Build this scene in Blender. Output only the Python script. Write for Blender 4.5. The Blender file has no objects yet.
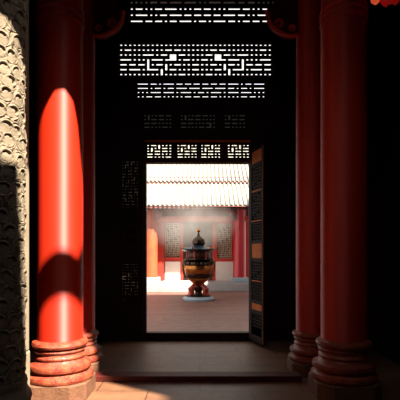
import bpy, bmesh, math, random
import numpy as np
from mathutils import Vector, Matrix
C = bpy.context.scene.collection
sc = bpy.context.scene
PI = math.pi

# ------------------------------------------------------------------ camera
F = 440.0
cam = bpy.data.objects.new('camera', bpy.data.cameras.new('camera'))
C.objects.link(cam)
cam.location = (0, 0, 1.5)
cam.rotation_euler = (PI/2, 0, 0)
cam.data.sensor_width = 36
cam.data.lens = F/400*36
cam.data.shift_y = 0.125
cam.data.clip_end = 300
sc.camera = cam

# ------------------------------------------------------------------ sky
w = bpy.data.worlds.new('sky'); sc.world = w
w.use_nodes = True
bg = w.node_tree.nodes['Background']
bg.inputs[0].default_value = (1.0, 0.97, 0.93, 1)
bg.inputs[1].default_value = 1.35

# ------------------------------------------------------------------ sun
SUN_E, SUN_A = math.radians(52), math.radians(40)
S = Vector((math.sin(SUN_A)*math.cos(SUN_E), -math.cos(SUN_A)*math.cos(SUN_E), math.sin(SUN_E)))
sd = bpy.data.lights.new('sun', 'SUN')
sd.energy = 26
sd.angle = math.radians(1.3)
sd.color = (1.0, 0.88, 0.71)
so = bpy.data.objects.new('sun', sd); C.objects.link(so)
so.rotation_euler = S.to_track_quat('Z', 'Y').to_euler()
so.location = S*30

# ------------------------------------------------------------------ exposure
vs = sc.view_settings
vs.view_transform = 'Standard'; vs.look = 'None'; vs.gamma = 1; vs.exposure = 0.0
vs.use_curve_mapping = False

# ------------------------------------------------------------------ helpers
def X(px, D): return (px-200)/F*D
def Z(py, D): return 1.5-(py-250)/F*D

def mat(name, col, rough=.6, metal=0, col2=None, scale=6, coat=0, bump=0, bscale=30, stretch=(1,1,1), spec=.5, emit=None):
    m = bpy.data.materials.new(name); m.use_nodes = True
    nt = m.node_tree; b = nt.nodes['Principled BSDF']
    b.inputs['Base Color'].default_value = (*col, 1)
    b.inputs['Roughness'].default_value = rough
    b.inputs['Metallic'].default_value = metal
    b.inputs['Specular IOR Level'].default_value = spec
    b.inputs['Coat Weight'].default_value = coat
    b.inputs['Coat Roughness'].default_value = .12
    tc = nt.nodes.new('ShaderNodeTexCoord'); mp = nt.nodes.new('ShaderNodeMapping')
    mp.inputs['Scale'].default_value = stretch
    nt.links.new(tc.outputs['Object'], mp.inputs[0])
    if col2:
        n = nt.nodes.new('ShaderNodeTexNoise'); n.inputs['Scale'].default_value = scale
        n.inputs['Detail'].default_value = 5
        nt.links.new(mp.outputs[0], n.inputs[0])
        r = nt.nodes.new('ShaderNodeValToRGB')
        r.color_ramp.elements[0].position = .35; r.color_ramp.elements[1].position = .65
        r.color_ramp.elements[0].color = (*col, 1); r.color_ramp.elements[1].color = (*col2, 1)
        nt.links.new(n.outputs[0], r.inputs[0]); nt.links.new(r.outputs[0], b.inputs['Base Color'])
    if bump:
        n2 = nt.nodes.new('ShaderNodeTexNoise'); n2.inputs['Scale'].default_value = bscale
        n2.inputs['Detail'].default_value = 4
        nt.links.new(mp.outputs[0], n2.inputs[0])
        bp = nt.nodes.new('ShaderNodeBump'); bp.inputs['Strength'].default_value = bump
        bp.inputs['Distance'].default_value = .01
        nt.links.new(n2.outputs[0], bp.inputs['Height']); nt.links.new(bp.outputs[0], b.inputs['Normal'])
    if emit:
        b.inputs['Emission Color'].default_value = (*emit[0], 1)
        b.inputs['Emission Strength'].default_value = emit[1]
    return m

def floor_mat(name, col, col2, mortar, bw, bh, rough, bump=.3):
    m = bpy.data.materials.new(name); m.use_nodes = True
    nt = m.node_tree; b = nt.nodes['Principled BSDF']
    tc = nt.nodes.new('ShaderNodeTexCoord')
    br = nt.nodes.new('ShaderNodeTexBrick')
    br.inputs['Color1'].default_value = (*col, 1); br.inputs['Color2'].default_value = (*col2, 1)
    br.inputs['Mortar'].default_value = (*mortar, 1)
    br.inputs['Scale'].default_value = 1
    br.inputs['Brick Width'].default_value = bw; br.inputs['Row Height'].default_value = bh
    br.inputs['Mortar Size'].default_value = .006
    nt.links.new(tc.outputs['Object'], br.inputs[0])
    n = nt.nodes.new('ShaderNodeTexNoise'); n.inputs['Scale'].default_value = 5; n.inputs['Detail'].default_value = 8
    nt.links.new(tc.outputs['Object'], n.inputs[0])
    mx = nt.nodes.new('ShaderNodeMix'); mx.data_type = 'RGBA'; mx.blend_type = 'MULTIPLY'
    mx.inputs[0].default_value = .6
    rp = nt.nodes.new('ShaderNodeValToRGB')
    rp.color_ramp.elements[0].position = .3; rp.color_ramp.elements[0].color = (.45, .42, .4, 1)
    rp.color_ramp.elements[1].position = .65
    nt.links.new(n.outputs[0], rp.inputs[0])
    nt.links.new(br.outputs[0], mx.inputs[6]); nt.links.new(rp.outputs[0], mx.inputs[7])
    nt.links.new(mx.outputs[2], b.inputs['Base Color'])
    b.inputs['Roughness'].default_value = rough
    bp = nt.nodes.new('ShaderNodeBump'); bp.inputs['Strength'].default_value = bump; bp.inputs['Distance'].default_value = .004
    nt.links.new(n.outputs[0], bp.inputs['Height']); nt.links.new(bp.outputs[0], b.inputs['Normal'])
    return m

def link(name, bm, m, parent=None, smooth=False, **props):
    me = bpy.data.meshes.new(name)
    bmesh.ops.recalc_face_normals(bm, faces=bm.faces)
    bm.to_mesh(me); bm.free()
    o = bpy.data.objects.new(name, me); C.objects.link(o)
    if m: me.materials.append(m)
    if smooth:
        me.polygons.foreach_set('use_smooth', [True]*len(me.polygons))
        me.set_sharp_from_angle(angle=math.radians(40))
    if parent: o.parent = parent
    for k, v in props.items(): o[k] = v
    return o

def thing(name, label, cat, loc=(0,0,0), group=None):
    o = bpy.data.objects.new(name, None); C.objects.link(o); o.location = loc
    o.empty_display_size = .1
    o['label'] = label; o['category'] = cat; o['kind'] = 'thing'
    if group: o['group'] = group
    return o
def tag(o, label, cat, group=None):
    o['label'] = label; o['category'] = cat
    if group: o['group'] = group
    return o

def box(bm, x0, x1, y0, y1, z0, z1):
    v = [bm.verts.new(p) for p in ((x0,y0,z0),(x1,y0,z0),(x1,y1,z0),(x0,y1,z0),(x0,y0,z1),(x1,y0,z1),(x1,y1,z1),(x0,y1,z1))]
    for f in ((0,3,2,1),(4,5,6,7),(0,1,5,4),(1,2,6,5),(2,3,7,6),(3,0,4,7)): bm.faces.new([v[i] for i in f])
def nb(*boxes):
    bm = bmesh.new()
    for b in boxes: box(bm, *b)
    return bm
def bevelled(bm, w, seg=2):
    bmesh.ops.bevel(bm, geom=bm.edges[:], offset=w, segments=seg, affect='EDGES', profile=.5)
    return bm
def lathe(bm, prof, cx=0, cy=0, cz=0, n=48):
    rings = []
    for r, z in prof:
        if r < 1e-4: rings.append([bm.verts.new((cx, cy, cz+z))])
        else: rings.append([bm.verts.new((cx+r*math.cos(2*PI*k/n), cy+r*math.sin(2*PI*k/n), cz+z)) for k in range(n)])
    for a, b in zip(rings, rings[1:]):
        for k in range(n):
            q = (k+1) % n
            if len(a) == 1 and len(b) == 1: continue
            if len(a) == 1: bm.faces.new((a[0], b[k], b[q]))
            elif len(b) == 1: bm.faces.new((a[k], a[q], b[0]))
            else: bm.faces.new((a[k], a[q], b[q], b[k]))
    for r in (rings[0], rings[-1]):
        if len(r) > 1: bm.faces.new(r)
    return bm
def tube(bm, pts, rad, n=10):
    pts = [Vector(p) for p in pts]
    if not hasattr(rad, '__len__'): rad = [rad]*len(pts)
    rings = []
    for i, p in enumerate(pts):
        t = (pts[min(i+1, len(pts)-1)]-pts[max(i-1, 0)]).normalized()
        u = t.orthogonal().normalized() if i == 0 else (u-t*u.dot(t)).normalized()
        v = t.cross(u)
        rings.append([bm.verts.new(p+rad[i]*(math.cos(2*PI*k/n)*u+math.sin(2*PI*k/n)*v)) for k in range(n)])
    for a, b in zip(rings, rings[1:]):
        for k in range(n): bm.faces.new((a[k], a[(k+1) % n], b[(k+1) % n], b[k]))
    bm.faces.new(rings[0]); bm.faces.new(rings[-1])
    return bm
def prism(bm, pts, axis, a, b):
    """closed outline (u,v) extruded along axis from a to b; axis 'y': (x,z), 'x': (y,z), 'z': (x,y)"""
    def P(u, v, t): return {'y': (u, t, v), 'x': (t, u, v), 'z': (u, v, t)}[axis]
    lo = [bm.verts.new(P(u, v, a)) for u, v in pts]; hi = [bm.verts.new(P(u, v, b)) for u, v in pts]
    n = len(pts)
    for i in range(n): bm.faces.new((lo[i], lo[(i+1) % n], hi[(i+1) % n], hi[i]))
    f1 = bm.faces.new(lo); f2 = bm.faces.new(hi)
    bmesh.ops.triangulate(bm, faces=[f1, f2])
    return bm

def lattice(bm, x0, x1, z0, z1, y, nx, nz, fill=.5, dep=.03, hm=None, vm=None, P=None):
    """grid of wooden bars; hm(i,j): cell i,j is open to i+1,j; vm(i,j): cell i,j open to i,j+1 (up)"""
    px, pz = (x1-x0)/nx, (z1-z0)/nz
    bx, bz = px*fill/2, pz*fill*.56
    hm = hm or (lambda i, j: False); vm = vm or (lambda i, j: False)
    def add(a0, a1, c0, c1):
        if P: P(bm, a0, a1, c0, c1)
        else: box(bm, a0, a1, y, y+dep, c0, c1)
    for i in range(nx+1):                       # vertical bars
        j = 0
        while j < nz:
            if 0 < i < nx and hm(i-1, j): j += 1; continue
            k = j
            while k+1 < nz and not (0 < i < nx and hm(i-1, k+1)): k += 1
            add(x0+i*px-bx, x0+i*px+bx, z0+j*pz-bz, z0+(k+1)*pz+bz); j = k+1
    for j in range(nz+1):
        i = 0
        while i < nx:
            if 0 < j < nz and vm(i, j-1): i += 1; continue
            k = i
            while k+1 < nx and not (0 < j < nz and vm(k+1, j-1)): k += 1
            add(x0+i*px-bx, x0+(k+1)*px+bx, z0+j*pz-bz, z0+j*pz+bz); i = k+1
    return bm

def fret(i, j): return (i*2+j*3) % 7 in (0, 3)
def fretv(i, j): return (i*3+j*5) % 11 in (2,)

# ------------------------------------------------------------------ materials
M = {}
M['red'] = mat('red_lacquer', (.52,.024,.007), .30, col2=(.45,.016,.005), scale=2, coat=.0, stretch=(1,1,.15), bump=.02, bscale=20)
def streak(m, rot=.25, an=1.0, rough=.76, sp=.9):      # turned lacquer: the gloss spreads along the shaft
    nt = m.node_tree; b = nt.nodes['Principled BSDF']
    tg = nt.nodes.new('ShaderNodeTangent'); tg.direction_type = 'RADIAL'; tg.axis = 'Z'
    nt.links.new(tg.outputs[0], b.inputs['Tangent'])
    b.inputs['Anisotropic'].default_value = an; b.inputs['Anisotropic Rotation'].default_value = rot
    b.inputs['IOR'].default_value = 1.55
    b.inputs['Roughness'].default_value = rough; b.inputs['Specular IOR Level'].default_value = sp
streak(M['red'])
M['redbase'] = mat('painted_stone_red', (.30,.070,.028), .5, col2=(.20,.020,.010), scale=14, bump=1, bscale=70, coat=.2)
M['plinth'] = mat('plinth_stone', (.16,.07,.035), .7, col2=(.11,.045,.022), scale=16, bump=.6, bscale=50)
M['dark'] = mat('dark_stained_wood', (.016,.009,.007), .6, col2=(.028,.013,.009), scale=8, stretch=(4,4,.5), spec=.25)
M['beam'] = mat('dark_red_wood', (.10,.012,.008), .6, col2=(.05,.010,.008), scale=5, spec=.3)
M['darkwall'] = mat('near_black_plaster', (.012,.009,.008), .9, col2=(.02,.014,.012), scale=3, spec=.1)  # near-black plaster with slight random tone
M['cream'] = mat('carved_limestone', (.22,.175,.125), .85, col2=(.17,.135,.095), scale=9, bump=.5, bscale=60, spec=.2)
M['post'] = mat('pale_limestone', (.30,.25,.18), .85, col2=(.26,.21,.15), scale=5, spec=.2)
M['floor'] = floor_mat('hall_floor_tile', (.18,.085,.045), (.22,.105,.058), (.05,.02,.01), 1.1, .36, .48)
M['court'] = floor_mat('courtyard_paving', (.19,.088,.066), (.25,.12,.09), (.08,.035,.025), 1.6, .36, .5)
M['gold'] = mat('orange_gilt_panel', (.75,.22,.05), .75, col2=(.6,.16,.035), scale=12, spec=.15)
M['frret'] = mat('lattice_wood', (.030,.014,.010), .75, col2=(.02,.010,.008), scale=10, spec=.15)
M['roof'] = mat('pale_glazed_tile', (.24,.235,.215), .5, col2=(.19,.185,.165), scale=5)
M['white'] = mat('white_dado_plaster', (.74,.66,.60), .8, col2=(.68,.60,.54), scale=4)
M['stone'] = mat('terrace_stone', (.42,.40,.40), .7, col2=(.34,.33,.34), scale=6)
M['bluestone'] = mat('blue_grey_stone', (.36,.44,.50), .6, col2=(.30,.37,.43), scale=9)
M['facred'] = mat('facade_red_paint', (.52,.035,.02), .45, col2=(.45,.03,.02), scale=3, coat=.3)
M['orange'] = mat('sunlit_orange_red', (.52,.10,.035), .5, col2=(.46,.07,.03), scale=3)  # orange puts the sunlight on the left facade column into its paint
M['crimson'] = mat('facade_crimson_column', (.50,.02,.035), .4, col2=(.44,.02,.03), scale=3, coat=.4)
M['faclat'] = mat('ochre_grey_lattice', (.62,.45,.30), .6, col2=(.48,.38,.28), scale=30)
M['facdark'] = mat('dark_opening_shade', (.07,.045,.04), .6, col2=(.05,.035,.03), scale=5)  # dark colour for the shade inside the open doorway; also backs the windows
M['frieze'] = mat('painted_frieze', (.30,.06,.05), .6, col2=(.16,.10,.10), scale=7)
M['bronze'] = mat('dark_bronze', (.10,.055,.03), .32, metal=1, col2=(.05,.04,.04), scale=9)
M['brass'] = mat('polished_brass', (.62,.24,.06), .3, metal=1, col2=(.40,.14,.04), scale=8)
M['bluemetal'] = mat('blue_highlight_bronze', (.06,.10,.15), .35, metal=.8, col2=(.03,.05,.08), scale=10)  # blue in the canopy colour stands in for a blue-grey highlight
M['redpaint'] = mat('red_painted_bronze', (.50,.06,.03), .4, col2=(.35,.04,.03), scale=10)
M['lantern'] = mat('red_lantern_silk', (.5,.02,.015), .7, col2=(.4,.015,.01), scale=3, emit=((.5,.01,.008), .25))
M['bauble'] = mat('orange_lantern_silk', (.7,.12,.03), .6, col2=(.6,.09,.02), scale=3, emit=((.8,.10,.03), .6))
M['brightred'] = mat('bright_red_paint', (.8,.07,.03), .5, col2=(.65,.05,.02), scale=9)
M['cage'] = mat('dark_red_bronze', (.13,.03,.02), .4, metal=.6, col2=(.05,.02,.015), scale=12, bump=.8, bscale=25)
M['brick'] = mat('shade_block_plaster', (.42,.36,.32), .9, col2=(.34,.3,.27), scale=2)

# ------------------------------------------------------------------ setting: floors, walls, ceiling
def st(name, bm, m, **k): return link(name, bm, m, kind='structure', **k)
st('floor', nb((-2.8,2.8,-3,7.25,-.2,0)), M['floor'])
st('trim_1', nb((-8,8,7.4,24,-.2,-.0)), M['court']).name = 'floor_courtyard'
WY = 7.25                                          # the door wall
xo0, xo1 = X(146,WY), X(249.5,WY)
st('trim_1', bevelled(nb((-2.6,2.6,WY,WY+.15,-.2,.135)), .008), M['dark'])           # raised door sill
st('trim_2', bevelled(nb((-1.24,1.16,5.0,5.2,0,.065)), .006), M['beam'])             # low sill between the rear columns
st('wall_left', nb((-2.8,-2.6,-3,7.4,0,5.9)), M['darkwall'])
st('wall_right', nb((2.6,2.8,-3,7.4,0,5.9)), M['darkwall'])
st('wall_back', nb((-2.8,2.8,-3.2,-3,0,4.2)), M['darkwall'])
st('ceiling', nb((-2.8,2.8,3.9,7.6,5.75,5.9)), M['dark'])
bm = bmesh.new()                                   # unseen hall roof over the ceiling, shaped tall to shade the courtyard
prism(bm, [(3.8,4.3),(3.95,4.3),(3.95,5.9),(8.1,6.35),(8.1,6.45),(3.8,9.0)], 'x', -3.1, 3.1)
st('ceiling_roof', bm, M['beam'])

st('wall_shade_upper', nb((-3.5,9,5.2,7.5,9.0,11.8)), M['darkwall'])  # unseen upper block added to shade the near courtyard floor
st('ceiling_shade_upper', prism(bmesh.new(), [(4.9,11.8),(7.75,11.8),(6.3,12.8)], 'x', -3.7, 9.2), M['roof'])
st('wall_shade_right', nb((3.1,9,5.2,7.5,0,9.0)), M['darkwall'])  # unseen lower part of the same added shade block
# unseen porch roof; its opening is shaped to throw the sun patches
SUN_HOLE = [(-.92,3.62),(-.90,3.72),(-.82,3.76),(-.70,3.755),(-.56,3.67),(-.39,3.53),(-.12,3.36),(.10,3.04),(.40,3.08),(.62,3.06),(.82,2.84),(.92,2.57),(1.58,2.13),(2.02,1.83),
        (2.0,1.66),(.62,1.52),(.45,1.30),(.30,1.40),(-.27,1.96),(-.36,1.86),(-.9,2.25),(-1.02,2.47),(-.9,2.53),(-.74,2.59),(-.57,2.60),(-.45,2.75),(-.78,3.25)]
cu = bpy.data.curves.new('sun_mask_roof', 'CURVE'); cu.dimensions = '2D'; cu.fill_mode = 'BOTH'; cu.extrude = .04
for pts in ([(-2.8,-3.2),(2.8,-3.2),(2.8,3.85),(-2.8,3.85)], SUN_HOLE):
    sp = cu.splines.new('POLY'); sp.points.add(len(pts)-1); sp.use_cyclic_u = True
    for p, q in zip(sp.points, pts): p.co = (q[0], q[1], 0, 1)
tmp = bpy.data.objects.new('tmp', cu); C.objects.link(tmp)
bpy.context.view_layer.update()
me = bpy.data.meshes.new_from_object(tmp)
bpy.data.objects.remove(tmp)
pr = bpy.data.objects.new('ceiling_sun_mask', me); C.objects.link(pr); pr.location.z = 4.2
me.materials.clear(); me.materials.append(M['dark']); pr['kind'] = 'structure'
# unseen stub added in the opening to cast the column's shadow band
bm = bmesh.new(); prism(bm, [(-.2,2.62),(-.02,2.41),(.42,2.60),(.38,2.80),(.34,3.14),(.10,3.14),(.16,2.80),(-.04,2.73)], 'z', 4.17, 4.25)
st('trim_shadow_bar', bm, M['dark'])

# ---- door wall with its openings
bands = {   # name: (px0, px1, py_top, py_bottom)
 'top': (129,276,-1.5,23), 'wide': (118.5,272.5,41.5,76), 'mid': (136,266,81,98), 
}
dim = [(143,172),(180,216),(224,246)]
lint = [(146,172),(176.5,197.5),(200.5,221),(227,250)]
T = .12
def R(px0, px1, pt, pb): return (X(px0,WY), X(px1,WY), Z(pb,WY), Z(pt,WY))
openings = [R(*v) for v in bands.values()]
openings += [R(a,b,113,128.5) for a,b in dim] + [R(a,b,143.5,158) for a,b in lint]
openings += [(xo0, xo1, .135, Z(163,WY))]
pan_z = [(160,242),(260,302)]
openings += [R(121,138.5,a,b) for a,b in pan_z]
def wall_with_openings(x0, x1, z0, z1, y0, y1, ops):
    bm = bmesh.new()
    zs = sorted({z0, z1, *[o[2] for o in ops], *[o[3] for o in ops]})
    for za, zb in zip(zs, zs[1:]):
        if zb-za < 1e-5: continue
        zm = (za+zb)/2
        cur = x0
        for o in sorted(o for o in ops if o[2] < zm < o[3]):
            if o[0] > cur: box(bm, cur, o[0], y0, y1, za, zb)
            cur = o[1]
        if cur < x1: box(bm, cur, x1, y0, y1, za, zb)
    return bm
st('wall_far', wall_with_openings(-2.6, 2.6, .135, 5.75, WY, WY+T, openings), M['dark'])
st('trim_4', bevelled(nb((xo0-.02, xo1+.02, WY-.05, WY, Z(142.5,WY), Z(140.5,WY))), .006), M['gold'])
st('trim_5', nb((xo0-.02, xo1, WY-.03, WY, Z(163,WY), Z(159.5,WY))), M['beam'])

rng = random.Random(7)
def sym_random(nx, nz, ps, pv):
    H, V = set(), set()
    for j in range(nz):
        i = 0
        while i < nx//2:
            if rng.random() < ps[j]:
                H.add((i,j)); H.add((nx-2-i,j)); i += 2
                if rng.random() < .25 and i < nx//2: H.add((i-1,j)); H.add((nx-1-i,j)); i += 1
            else: i += 1
            if rng.random() < pv and j+1 < nz: V.add((i,j)); V.add((nx-1-i,j))
    return H, V
def transom(key, nx, nz, ps, pv, label, fill=(.5), extra=()):
    r = R(*bands[key])
    t = thing('lattice_transom', label, 'lattice', ((r[0]+r[1])/2, WY, r[2]), 'lattice transoms above the door')
    H, V = sym_random(nx, nz, ps, pv)
    for k, ij in extra: (H if k == 'h' else V).add(ij)
    bm = lattice(bmesh.new(), r[0], r[1], r[2], r[3], WY+.03, nx, nz, fill, .03, lambda i,j: (i,j) in H, lambda i,j: (i,j) in V)
    o = link('lattice', bm, M['dark'], t); o.matrix_parent_inverse = Matrix.Translation(-t.location)
    fr = nb((r[0]-.05,r[1]+.05,WY-.025,WY-.001,r[3]+.005,r[3]+.04),(r[0]-.05,r[1]+.05,WY-.025,WY-.001,r[2]-.04,r[2]-.005),
            (r[0]-.05,r[0]-.005,WY-.025,WY-.001,r[2]-.005,r[3]+.005),(r[1]+.005,r[1]+.05,WY-.025,WY-.001,r[2]-.005,r[3]+.005))
    o = link('frame', fr, M['dark'], t); o.matrix_parent_inverse = Matrix.Translation(-t.location)
    return t
nxw = 34
transom('top', 30, 4, [.4,.5,.6,.5], .03, 'topmost wooden lattice transom, cut by the top edge of the picture', .6)
ex = [('h',(11,3)),('h',(11,4)),('v',(11,3)),('v',(12,3)),('h',(nxw-13,3)),('h',(nxw-13,4)),('v',(nxw-13,3)),('v',(nxw-12,3))]
transom('wide', nxw, 7, [.1,.3,.45,.25,.38,.3,.1], .06, 'tallest and widest backlit lattice transom with seven rows of openings', .56, ex)
transom('mid', 30, 4, [.3,.45,.55,.4], .02, 'narrower backlit lattice transom of four rows below the widest one', .62)

dim_pane_mat = bpy.data.materials.new('added_dimming_pane'); dim_pane_mat.use_nodes = True  # tinted pane added behind the dim lattices to cut the backlight
nt = dim_pane_mat.node_tree; nt.nodes.clear()
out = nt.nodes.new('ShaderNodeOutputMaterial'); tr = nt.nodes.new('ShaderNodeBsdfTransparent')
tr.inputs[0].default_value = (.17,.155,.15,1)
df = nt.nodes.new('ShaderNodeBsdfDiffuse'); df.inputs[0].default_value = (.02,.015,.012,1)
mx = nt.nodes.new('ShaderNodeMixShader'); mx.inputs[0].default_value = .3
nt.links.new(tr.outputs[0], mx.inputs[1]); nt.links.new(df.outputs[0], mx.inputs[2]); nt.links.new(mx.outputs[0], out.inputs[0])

def panel(name, label, cat, group, r, nx, nz, fill, m, dimming_pane=None, hm=fret, vm=fretv, frame=M['dark'], y=WY+.03):
    t = thing(name, label, cat, ((r[0]+r[1])/2, y, r[2]), group)
    inv = Matrix.Translation(-t.location)
    link('lattice', lattice(bmesh.new(), r[0], r[1], r[2], r[3], y, nx, nz, fill, .025, hm, vm), m, t).matrix_parent_inverse = inv
    if dimming_pane: link('dimming_pane', nb((r[0]-.0,r[1]+.0,y+.03,y+.036,r[2],r[3])), dimming_pane, t).matrix_parent_inverse = inv
    return t
for (a,b), w_ in zip(dim, ('left','middle','right')):
    panel('dim_lattice_panel', f'dim, barely lit lattice panel above the door lintel, {w_} one of the three', 'lattice', 'dim lattice panels above the lintel', R(a,b,113,128.5), int((b-a)/3.6), 4, .5, M['dark'], dim_pane_mat)
for (a,b), w_ in zip(lint, ('leftmost','second from left','third from left','rightmost')):
    panel('lintel_lattice_panel', f'backlit lattice panel directly over the doorway, {w_} of the four', 'lattice', 'lattice panels over the doorway', R(a,b,143.5,158), int((b-a)/3.3), 5, .56, M['frret'], None)

# left fixed lattice leaf beside the doorway
t = thing('lattice_screen', 'nearly black tall lattice screen left of the open doorway', 'screen', (X(129,WY), WY, .135))
inv = Matrix.Translation(-t.location)
for a, b in pan_z:
    r = R(121,138.5,a,b)
    link('lattice', lattice(bmesh.new(), *r[:2], *r[2:], WY+.03, 6, int((b-a)/3), .6, .025, fret, fretv), M['dark'], t).matrix_parent_inverse = inv
    link('dimming_pane', nb((r[0],r[1],WY+.06,WY+.066,r[2],r[3])), dim_pane_mat, t).matrix_parent_inverse = inv
x0, x1 = X(118,WY), X(144,WY)
fr = nb((x0,X(121,WY),WY-.04,WY-.001,.14,3.1),(X(138.5,WY),x1,WY-.04,WY-.001,.14,3.1),
        (X(121,WY),X(138.5,WY),WY-.035,WY-.001,Z(260,WY),Z(242,WY)),(X(121,WY),X(138.5,WY),WY-.035,WY-.001,.14,Z(302,WY)),
        (X(121,WY),X(138.5,WY),WY-.035,WY-.001,Z(160,WY),3.1))
link('frame', fr, M['dark'], t).matrix_parent_inverse = inv

# right leaf, standing open towards the hall
hx, hy = xo1+.005, WY-.045
ex_, ey_ = X(264,6.68), 6.68
t = thing('door_leaf', 'open lattice door leaf with orange panels at the right of the doorway', 'door', (hx, hy, .05))
L = math.hypot(ex_-hx, ey_-hy); t.rotation_euler.z = math.atan2(ey_-hy, ex_-hx)
# local x runs along the leaf; the visible face looks to local -y
H_ = Z(152,WY)-.05
zz = lambda py: Z(py, 6.95)-.05
sw = .045; th = .045
def lb(bm, a0, a1, c0, c1, y0=-th/2, y1=th/2): box(bm, a0, a1, y0, y1, c0, c1)
bm = bmesh.new()
lb(bm, 0, .11, 0, H_); lb(bm, L-sw, L, 0, H_)
rails = [(163,166),(241,243.5),(258,261),(301,303.5),(310,313)]
lb(bm, .11, L-sw, H_-.05, H_); lb(bm, .11, L-sw, 0, .09)
for a,b in rails: lb(bm, .11, L-sw, zz(b), zz(a))
link('frame', bevelled(bm, .004, 1), M['frret'], t)
for a,b in ((148.5,163),(243.5,258),(303.5,310)):
    bm = bmesh.new(); lb(bm, .112, L-sw-.002, zz(b)+.002, min(zz(a)-.002, H_-.052), -.016, .016); link('orange_panel', bm, M['gold'], t, label='orange gilt inset panel')
for a,b,n in ((166,241,26),(261,301,14),(313,327,4)):
    bm = bmesh.new()
    lattice(bm, .11, L-sw, zz(b)+.01, zz(a)-.01, 0, 7, n, .42, .02, fret, fretv, P=lambda bm,a0,a1,c0,c1: box(bm, max(a0,.112), min(a1,L-sw-.002), -.012, .012, max(c0,zz(b)), min(c1,zz(a))))
    link('lattice', bm, M['frret'], t)
for py in (191,221,281):
    bm = bmesh.new(); lb(bm, .112, L-sw-.002, zz(py)-.008, zz(py)+.008, -.020, .020)
    link('cross_rail', bm, M['gold'], t)  # gilt colour stands in for the highlight lines on the mid rails
bm = bmesh.new(); lb(bm, L+.0005, L+.004, .02, H_-.01, -.022, -.012); link('edge_strip', bm, M['gold'], t)

# ------------------------------------------------------------------ hall columns
def column(name, label, cx, cy, s, top, mred, group='red lacquered columns of the hall', cap=True):
    t = thing(name, label, 'column', (cx, cy, 0), group)
    hw = .325*s
    bm = nb((-hw,hw,-hw,hw,0,.17*s))
    vert = [e for e in bm.edges if abs(e.verts[0].co.z-e.verts[1].co.z) > .01]
    bmesh.ops.bevel(bm, geom=vert, offset=.13*s, segments=1, affect='EDGES')
    link('plinth', bevelled(bm, .008, 1), M['plinth'], t)
    prof = [(.0,.17),(.325,.17),(.337,.185),(.34,.205),(.33,.235),(.30,.25),(.285,.262),(.29,.275),(.312,.285),(.32,.31),(.312,.338),(.275,.355),(.25,.375),(.246,.39),
            (.258,.402),(.258,.415),(.247,.428),(.243,.445),(.252,.46),(.262,.475),(.254,.49),(.25,.502),(.274,.512),(.284,.535),(.276,.56),(.25,.573),(.236,.58),(.0,.58)]
    link('base', lathe(bmesh.new(), [(r*s,z*s) for r,z in prof], n=64), M['redbase'], t, smooth=True)
    z0 = .58*s
    link('shaft', lathe(bmesh.new(), [(.0,z0),(.231*s,z0),(.233*s,1.2),(.232*s,2.5),(.226*s,top),(0,top)], n=96), mred, t, smooth=True)
    if cap:
        bm = bmesh.new()
        for z in (Z(13,cy-.23), Z(6,cy-.23), Z(0,cy-.23)):
            lathe(bm, [(.226*s,z-.02),(.242*s,z-.012),(.246*s,z),(.242*s,z+.012),(.226*s,z+.02)], n=64)
        link('neck_ring', bm, mred, t, smooth=True)
    return t
column('red_column', 'sunlit red lacquered column at the front left on a round moulded base', -1.46, 4.6, 1, 5.75, M['red'])
column('red_column', 'shaded red lacquered column at the front right on a moulded base', 1.50, 4.6, 1, 5.75, M['red'])
column('red_column', 'slimmer red column just behind the sunlit front left column', X(78.5,5.45), 5.45, .87, 5.75, M['red'], cap=False)
column('red_column', 'slimmer red column just behind the shaded front right column', X(312.5,5.45), 5.45, .87, 5.75, M['red'], cap=False)

# tie beam and carved brackets by the rear columns
st('trim_6', bevelled(nb((-1.30,1.19,5.36,5.54,4.66,4.95)), .01), M['beam'])
def bracket(sx, cx, label):
    t = thing('carved_bracket', label, 'bracket', (cx, 5.45, 4.1), 'carved brackets on the rear columns')
    low = [(.0,.04),(.06,.02),(.14,.03),(.22,.07),(.29,.12),(.34,.19),(.36,.27),(.37,.32)]
    poly = low + [(.37,.36),(.30,.42),(.22,.50),(.12,.548),(0,.548)]
    bm = bmesh.new(); prism(bm, [(sx*u, v) for u, v in poly], 'y', -.05, .05)
    link('board', bm, M['beam'], t)
    bm = bmesh.new(); tube(bm, [(sx*u, -.055, v+.005) for u, v in low], .028, 8)
    tube(bm, [(sx*(.06+.045*math.cos(a)*(1-a/16)), -.055, .12+.045*math.sin(a)*(1-a/16)) for a in [k*.5 for k in range(22)]], .01, 6)
    tube(bm, [(sx*(.22+.06*math.cos(a)*(1-a/16)), -.055, .18+.06*math.sin(a)*(1-a/16)) for a in [k*.5 for k in range(22)]], .012, 6)
    link('carved_edge', bm, M['brightred'], t, smooth=True)
bracket(1, X(78.5,5.45)+.2015, 'curved dark red bracket springing from the rear left column top')
bracket(-1, X(312.5,5.45)-.2015, 'curved dark red bracket springing from the rear right column top')

# lanterns at the upper right
def lantern(name, label, px, py, D, r, m, mcap):
    z = Z(py, D); x = X(px, D)
    t = thing(name, label, 'lantern', (x, D, z), 'silk lanterns hanging at the upper right')
    link('shade', lathe(bmesh.new(), [(0,.02*r)]+[(r*math.sin(a)*(1+.0*k), r*.95-r*.9*math.cos(a)) for k, a in enumerate([.25+i*.33 for i in range(9)])]+[(0,r*1.85)], n=24), m, t, smooth=True)
    link('cap', lathe(bmesh.new(), [(0,-.04*r),(r*.33,-.04*r),(r*.35,.06*r),(0,.07*r)], n=20), mcap, t)
    link('cord', tube(bmesh.new(), [(0,0,r*1.86),(0,0,5.749-z)], .006, 6), M['dark'], t)
lantern('hanging_lantern', 'red silk lantern at the top right corner, only its bottom showing', 390.5, 6.5, 4.3, .10, M['lantern'], M['brass'])
lantern('hanging_lantern', 'small orange lantern next to the red one in the top right corner', 375.5, 4, 4.75, .05, M['bauble'], M['bauble'])

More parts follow.
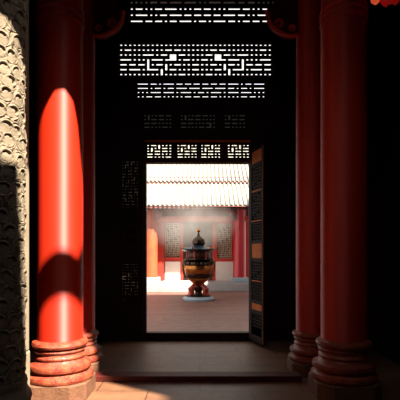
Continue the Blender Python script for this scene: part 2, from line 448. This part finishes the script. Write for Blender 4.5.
# ------------------------------------------------------------------ carved stone column, near left
def carved_column(cx, cy, R0, ztop):
    t = thing('carved_stone_column', 'cream carved stone column with swirling cloud relief at the left edge', 'column', (cx, cy, 0))
    z0 = .52
    U, V = 420, 1000
    u = np.linspace(0, 2*PI, U, endpoint=False); v = np.linspace(z0, ztop, V)
    uu, vv = np.meshgrid(u*R0, v)
    r_ = np.random.RandomState(5); per = 2*PI*R0; cs = .125
    nu, nv = int(per/cs), int((ztop-z0)/cs*1.15)+1
    best = np.full(uu.shape, 1e9); bx = np.zeros_like(uu); by = np.zeros_like(uu); bp = np.zeros_like(uu); bs = np.ones_like(uu)
    sec = np.full(uu.shape, 1e9)
    for j in range(nv):
        for i in range(nu):
            px = ((i+.5*(j % 2)+r_.uniform(-.22,.22))*per/nu); pz = z0+(j+.5+r_.uniform(-.2,.2))*(ztop-z0)/nv
            ph = r_.uniform(0, 6.28); sg = r_.choice([-1,1])
            lo = np.searchsorted(v, pz-.16); hi = np.searchsorted(v, pz+.16)
            dx = (uu[lo:hi]-px+per/2) % per-per/2; dz = (vv[lo:hi]-pz)*1.15
            dd = np.hypot(dx, dz)
            m_ = dd < best[lo:hi]
            sec[lo:hi] = np.where(m_, best[lo:hi], np.minimum(sec[lo:hi], dd))
            for arr, val in ((best,dd),(bx,dx),(by,dz)): arr[lo:hi] = np.where(m_, val, arr[lo:hi])
            bp[lo:hi][m_] = ph; bs[lo:hi][m_] = sg
    ang = np.arctan2(by, bx)
    phi = PI/2+(bp-3.14)*.35                     # most scrolls arch upward
    da = np.abs((ang-phi+PI) % (2*PI)-PI)
    arc = np.clip((1.75-da)/.5, 0, 1)
    g = lambda r0, w_: np.exp(-((best-r0-.004*np.sin(ang*2+bp))/w_)**2)
    deep = np.where(np.sin(bp*7) > -.1, 1.0, .3)
    h = .010*g(.046,.009)*arc-.034*g(.032,.0075)*np.clip((1.25-da)/.4,0,1)*deep
    h += -.010*(1-np.clip((sec-best)/.007,0,1))*(np.sin(ang*2+bp)>0)+.005*np.sin(vv*41+6*np.sin(uu*23))*np.clip((best-.045)/.02,0,1)
    h += .0035*np.cos(best*2*PI/.021+bs*ang*2+bp)*np.clip((best-.05)/.01,0,1)
    h += .010*np.sin(vv*9+uu*4)*np.cos(uu*7-vv*3)
    rr = R0-.012+h
    ca = np.cos(u)[None,:]*rr; sa = np.sin(u)[None,:]*rr
    co = np.stack([ca, sa, vv], -1).reshape(-1,3)
    idx = np.arange(U*V).reshape(V,U)
    f = np.stack([idx[:-1], np.roll(idx[:-1],-1,1), np.roll(idx[1:],-1,1), idx[1:]], -1).reshape(-1,4)
    me = bpy.data.meshes.new('shaft'); me.from_pydata(co.tolist(), [], f.tolist())
    me.polygons.foreach_set('use_smooth', [True]*len(me.polygons)); me.materials.append(M['cream'])
    o = bpy.data.objects.new('shaft', me); C.objects.link(o); o.parent = t
    prof = [(0,0),(.36,0),(.36,.14),(.345,.16),(.33,.17),(.345,.2),(.35,.24),(.33,.28),(.30,.31),(.285,.33),(.292,.36),(.30,.39),(.29,.42),(.27,.45),(.262,.48),(.268,.5),(.262,.53),(0,.53)]
    link('base', lathe(bmesh.new(), [(r*R0/.26, z) for r, z in prof], n=64), M['cream'], t, smooth=True)
carved_column(-1.58, 3.3, .262, 4.15)

x0, x1 = X(17,3.75), X(29.5,3.87)
t = thing('stone_post', 'plain pale stone post peeking out behind the carved column', 'post', ((x0+x1)/2, 3.82, 0))
inv = Matrix.Translation(-t.location)
link('shaft', bevelled(nb((x0-.25,x1,3.75,3.87,.62,4.15)), .012), M['post'], t).matrix_parent_inverse = inv
link('base', bevelled(nb((x0-.28,x1+.0,3.70,3.90,0,.62)), .02), M['post'], t).matrix_parent_inverse = inv

# ------------------------------------------------------------------ hall across the courtyard
t = thing('opposite_hall', 'red temple hall with pale tiled roof across the courtyard', 'building', (0, 16, 0))
inv = Matrix.Translation(-t.location)
def part(name, bm, m, parent=t, smooth=False, **k):
    o = link(name, bm, m, parent, smooth, **k)
    if parent is t: o.matrix_parent_inverse = inv
    return o
FY = 17.3
part('terrace', bevelled(nb((-5,2.3,15.95,18.2,-.0,.30)), .015), M['stone'])
part('step', bevelled(nb((-1.95,-.45,15.55,15.94,0,.15)), .012), M['stone'])
xs = lambda px: X(px, FY)
part('wall', wall_with_openings(-5, 2.3, .3, 3.3, FY, FY+.25, [(xs(182),xs(213.5),.3,Z(222,FY)),(xs(165),xs(180),Z(257.5,FY),Z(223.5,FY)),(xs(217),xs(231.5),Z(258.5,FY),Z(224,FY))]), M['facred'])
part('doorway', nb((xs(182),xs(213.5),FY+.15,FY+.2,.3,Z(222,FY))), M['facdark'])  # dark sheet painted in for the shade of the open doorway
part('dado', nb((xs(165),xs(180.5),FY-.04,FY-.001,.3,Z(261.5,FY))), M['white'])
part('dado', nb((xs(215.5),xs(233),FY-.04,FY-.001,.3,Z(261.5,FY))), M['white'])
part('dado', nb((-5,xs(140),FY-.04,FY-.001,.3,Z(261.5,FY))), M['white'])
part('dado', nb((xs(250),2.3,FY-.04,FY-.001,.3,Z(261.5,FY))), M['white'])
for a,b,c,d_ in ((165,180,223.5,257.5),(217,231.5,224,258.5)):
    wf = part('window_frame', nb((xs(a-1.6),xs(a),FY-.05,FY-.001,Z(d_+3,FY),Z(c-2.5,FY)),(xs(b),xs(b+.9),FY-.05,FY-.001,Z(d_+3,FY),Z(c-2.5,FY)),
                    (xs(a),xs(b),FY-.05,FY-.001,Z(d_+3,FY),Z(d_,FY)),(xs(a),xs(b),FY-.05,FY-.001,Z(c,FY),Z(c-2.5,FY))), M['facred'])
    o = link('window_lattice', lattice(bmesh.new(), xs(a),xs(b),Z(d_,FY),Z(c,FY), FY+.03, 7, 18, .45, .03, fret, fretv), M['faclat'], wf)
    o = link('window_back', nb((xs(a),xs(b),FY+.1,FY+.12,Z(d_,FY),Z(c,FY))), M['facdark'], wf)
part('door_post', nb((xs(180.5),xs(183.2),FY-.06,FY-.001,.3,Z(222,FY))), M['facred'])
part('door_post', nb((xs(212.5),xs(215.3),FY-.06,FY-.001,.3,Z(222,FY))), M['facred'])
part('eave_beam', bevelled(nb((-5,2.3,16.35,16.6,Z(221,16.4),Z(216.5,16.4))), .01), M['facred'])
part('frieze', nb((-5,2.3,16.62,16.7,Z(217,16.4),3.3)), M['frieze'])
part('soffit', nb((-5,2.3,16.71,17.29,3.25,3.3)), M['frieze'])
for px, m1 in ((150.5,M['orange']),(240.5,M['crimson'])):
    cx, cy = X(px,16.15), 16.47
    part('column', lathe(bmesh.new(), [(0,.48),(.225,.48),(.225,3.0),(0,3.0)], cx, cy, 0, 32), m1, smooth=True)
    part('column_base', bevelled(nb((cx-.31,cx+.31,cy-.31,cy+.31,.3,.48)), .03), M['bluestone'])
    s_ = 1 if px < 200 else -1
    bk = bmesh.new()
    prism(bk, [(cx,2.55),(cx+s_*.30,2.62),(cx+s_*.42,2.75),(cx+s_*.5,2.85),(cx+s_*.8,2.92),(cx+s_*1.0,3.0),(cx,3.0)], 'y', 16.27, 16.34)
    lathe(bk, [(0,-.12),(.08,-.1),(.12,0),(.08,.1),(0,.12)], cx+s_*.3, 16.2, 2.83, 14)
    part('bracket', bk, M['frieze'], smooth=True)
part('red_door_panel', nb((X(156.5,17.0),X(163.5,17.0),17.0,17.1,.3,Z(217,17.0))), M['facred'])
part('red_door_panel', nb((X(233.5,17.0),X(250,17.0),17.0,17.1,.3,Z(217,17.0))), M['facred'])
# roofs: slab + round ribs + eave ends
def tile_roof(name, y0, z0, y1, z1, pitch, off):
    bm = bmesh.new()
    prism(bm, [(y0,z0-.10),(y1,z1-.10),(y1,z1),(y0,z0)], 'x', -5, 2.3)
    rf = part(name, bm, M['roof'])
    bm = bmesh.new(); be = bmesh.new()
    zig = [(-4+off+k*pitch/2, z0-.03-(.07 if k % 2 else 0)) for k in range(2*int(6.2/pitch)+1)]
    prism(be, zig+[(zig[-1][0], z0+.0), (zig[0][0], z0+.0)], 'y', y0-.05, y0-.01)
    n = int(6.2/pitch)
    for k in range(n+1):
        x = -4+off+k*pitch
        tube(bm, [(x,y0-.06,z0+.01),((x),(y0+y1)/2,(z0+z1)/2+.0),(x,y1,z1+.02)], .05, 8)
    o = link('tile_ribs', bm, M['roof'], rf, smooth=True)
    o = link('drip_tiles', be, M['frieze'], rf)
tile_roof('lower_roof', 15.85, Z(206,15.85), 18.0, Z(180,18.0)-.02, .165, .02)
tile_roof('upper_roof', 17.7, Z(182,17.7), 22, 7.0, .165, .05)
part('upper_wall', nb((-5,2.3,18.05,18.2,3.3,4.5)), M['frieze'])

# unseen block added right of the courtyard to shade its right side
t = thing('shade_block', 'unseen grey block added right of the courtyard to shade it', 'building', (3.5, 13.8, 0))
inv = Matrix.Translation(-t.location)
o = link('wall', nb((2.42,4.6,11.75,15.9,0,4.6)), M['brick'], t); o.matrix_parent_inverse = inv
bm = bmesh.new(); prism(bm, [(2.42,4.6),(4.75,4.6),(3.6,5.1)], 'y', 11.7, 15.95)
o = link('roof', bm, M['roof'], t); o.matrix_parent_inverse = inv

# ------------------------------------------------------------------ incense censer
UD = 13.2
t = thing('incense_burner', 'tall bronze incense burner with a canopy lid standing in the courtyard', 'censer', (X(198.5,UD), UD, 0))
k = UD/F
zy = lambda py: Z(py, UD)
link('stone_base', lathe(bmesh.new(), [(0,0),(.47,0),(.48,.05),(.46,.08),(.42,.10),(.40,.12),(0,.12)], n=48), M['bluestone'], t, smooth=True)
link('foot_plate', lathe(bmesh.new(), [(0,.12),(.38,.12),(.39,.14),(.34,.17),(.30,.18),(0,.18)], n=40), M['bronze'], t, smooth=True)
for a in (-2.5, -.6, 1.57):
    dx, dy = math.cos(a), math.sin(a)
    bm = tube(bmesh.new(), [(dx*.12,dy*.12,zy(283)),(dx*.18,dy*.18,zy(286)),(dx*.27,dy*.27,zy(289)),(dx*.25,dy*.25,zy(292)),(dx*.24,dy*.24,zy(294)),(dx*.30,dy*.30,.19),(dx*.33,dy*.33,.13)], [.05,.07,.10,.08,.07,.09,.06], 12)
    link('leg', bm, M['redpaint'], t, smooth=True)
link('stand', lathe(bmesh.new(), [(0,.16),(.13,.16),(.10,.25),(.16,.36),(.16,.40),(0,.40)], n=24), M['bronze'], t, smooth=True)
link('bowl', lathe(bmesh.new(), [(0,zy(285.5)),(.14,zy(285)),(.17,zy(283.5)),(.23,zy(281.5)),(.31,zy(279.3)),(.33,zy(277)),(.365,zy(274)),(.43,zy(270.5)),(.44,zy(267.5)),(.425,zy(265.5)),(.38,zy(264.8)),(0,zy(264.8))], n=56), M['brass'], t, smooth=True)
link('bowl_band', lathe(bmesh.new(), [(.34,zy(278)),(.37,zy(277)),(.395,zy(275.5)),(.40,zy(274)),(.38,zy(273.4))], n=56), M['bronze'], t, smooth=True)
bm = bmesh.new()
for i in range(14):
    a = i*2*PI/14; lathe(bm, [(0,-.06),(.05,-.04),(.06,0),(.04,.04),(0,.05)], .425*math.cos(a), .425*math.sin(a), zy(263), 10)
lathe(bm, [(0,zy(265.4)),(.41,zy(265.4)),(.45,zy(264)),(.43,zy(262)),(.37,zy(261)),(.40,zy(260)),(.47,zy(259.4)),(.46,zy(258.6)),(0,zy(258.6))], n=40)
link('ornament_band', bm, M['bronze'], t, smooth=True)
for i in range(6):
    a = i*PI/3+.2
    link('pillar', tube(bmesh.new(), [(.34*math.cos(a),.34*math.sin(a),zy(258.6)),(.34*math.cos(a),.34*math.sin(a),zy(251))], .03, 10), M['redpaint'], t, smooth=True)
link('inner_cage', lathe(bmesh.new(), [(0,zy(258.6)),(.33,zy(258.6)),(.35,zy(256)),(.33,zy(253)),(.36,zy(251)),(0,zy(251))], n=24), M['cage'], t)
link('canopy', lathe(bmesh.new(), [(0,zy(251.5)),(.42,zy(251.2)),(.50,zy(250)),(.51,zy(249)),(.44,zy(248.3)),(.30,zy(247.3)),(.20,zy(246)),(.17,zy(245)),(0,zy(245))], n=8*6), M['bluemetal'], t, smooth=True)
for i in range(6):
    a = i*PI/3+.2; bm = bmesh.new()
    tube(bm, [(.40*math.cos(a),.40*math.sin(a),zy(247.8)),(.52*math.cos(a),.52*math.sin(a),zy(248.8)),(.57*math.cos(a),.57*math.sin(a),zy(247))], [.02,.025,.012], 8)
    link('canopy_corner', bm, M['brass'], t, smooth=True)
link('upper_dome', lathe(bmesh.new(), [(0,zy(245.2)),(.16,zy(245.2)),(.20,zy(243.5)),(.18,zy(240)),(.11,zy(237.5)),(.05,zy(236)),(.03,zy(234)),(.02,zy(232.5)),(0,zy(232.5))], n=32), M['bronze'], t, smooth=True)
link('finial', lathe(bmesh.new(), [(0,zy(232.6)),(.04,zy(232)),(.065,zy(231)),(.05,zy(229.7)),(.015,zy(228.8)),(0,zy(228))], n=24), M['brass'], t, smooth=True)
for s_ in (-1, 1):
    bm = tube(bmesh.new(), [(s_*.33,0,zy(278)),(s_*.43,-.02,zy(276)),(s_*.46,-.02,zy(271.5)),(s_*.49,-.02,zy(267)),(s_*.47,-.02,zy(262)),(s_*.42,0,zy(261))], [.022,.025,.022,.028,.022,.02], 10)
    link('handle', bm, M['brass'], t, smooth=True)

# incense smoke drifting left of the burner
sm = bpy.data.materials.new('incense_smoke'); sm.use_nodes = True
nt = sm.node_tree; nt.nodes.clear()
out = nt.nodes.new('ShaderNodeOutputMaterial'); pv = nt.nodes.new('ShaderNodeVolumePrincipled')
pv.inputs['Color'].default_value = (.9,.86,.84,1); pv.inputs['Anisotropy'].default_value = .1
tc = nt.nodes.new('ShaderNodeTexCoord'); nz_ = nt.nodes.new('ShaderNodeTexNoise'); nz_.inputs['Scale'].default_value = 1.3
mr = nt.nodes.new('ShaderNodeMapRange'); mr.inputs[1].default_value = .35; mr.inputs[2].default_value = .7; mr.inputs[3].default_value = .25; mr.inputs[4].default_value = 1.1
nt.links.new(tc.outputs['Object'], nz_.inputs[0]); nt.links.new(nz_.outputs[0], mr.inputs[0]); mp = nt.nodes.new('ShaderNodeMapping'); mp.inputs['Scale'].default_value = (1/1.7, 1/.72, 1/1.0)
gr = nt.nodes.new('ShaderNodeTexGradient'); gr.gradient_type = 'SPHERICAL'
mm = nt.nodes.new('ShaderNodeMath'); mm.operation = 'MULTIPLY'
nt.links.new(tc.outputs['Object'], mp.inputs[0]); nt.links.new(mp.outputs[0], gr.inputs[0])
nt.links.new(gr.outputs['Fac'], mm.inputs[0]); nt.links.new(mr.outputs[0], mm.inputs[1])
nt.links.new(mm.outputs[0], pv.inputs['Density']); nt.links.new(pv.outputs[0], out.inputs['Volume'])
bm = bmesh.new(); bmesh.ops.create_icosphere(bm, subdivisions=3, radius=1)
bmesh.ops.scale(bm, vec=(1.7,.72,1.0), verts=bm.verts)
o = link('incense_smoke', bm, sm); o.location = (-.35,14.55,2.35); o['kind'] = 'stuff'
tag(o, 'thin grey incense smoke drifting above the bronze burner', 'smoke')
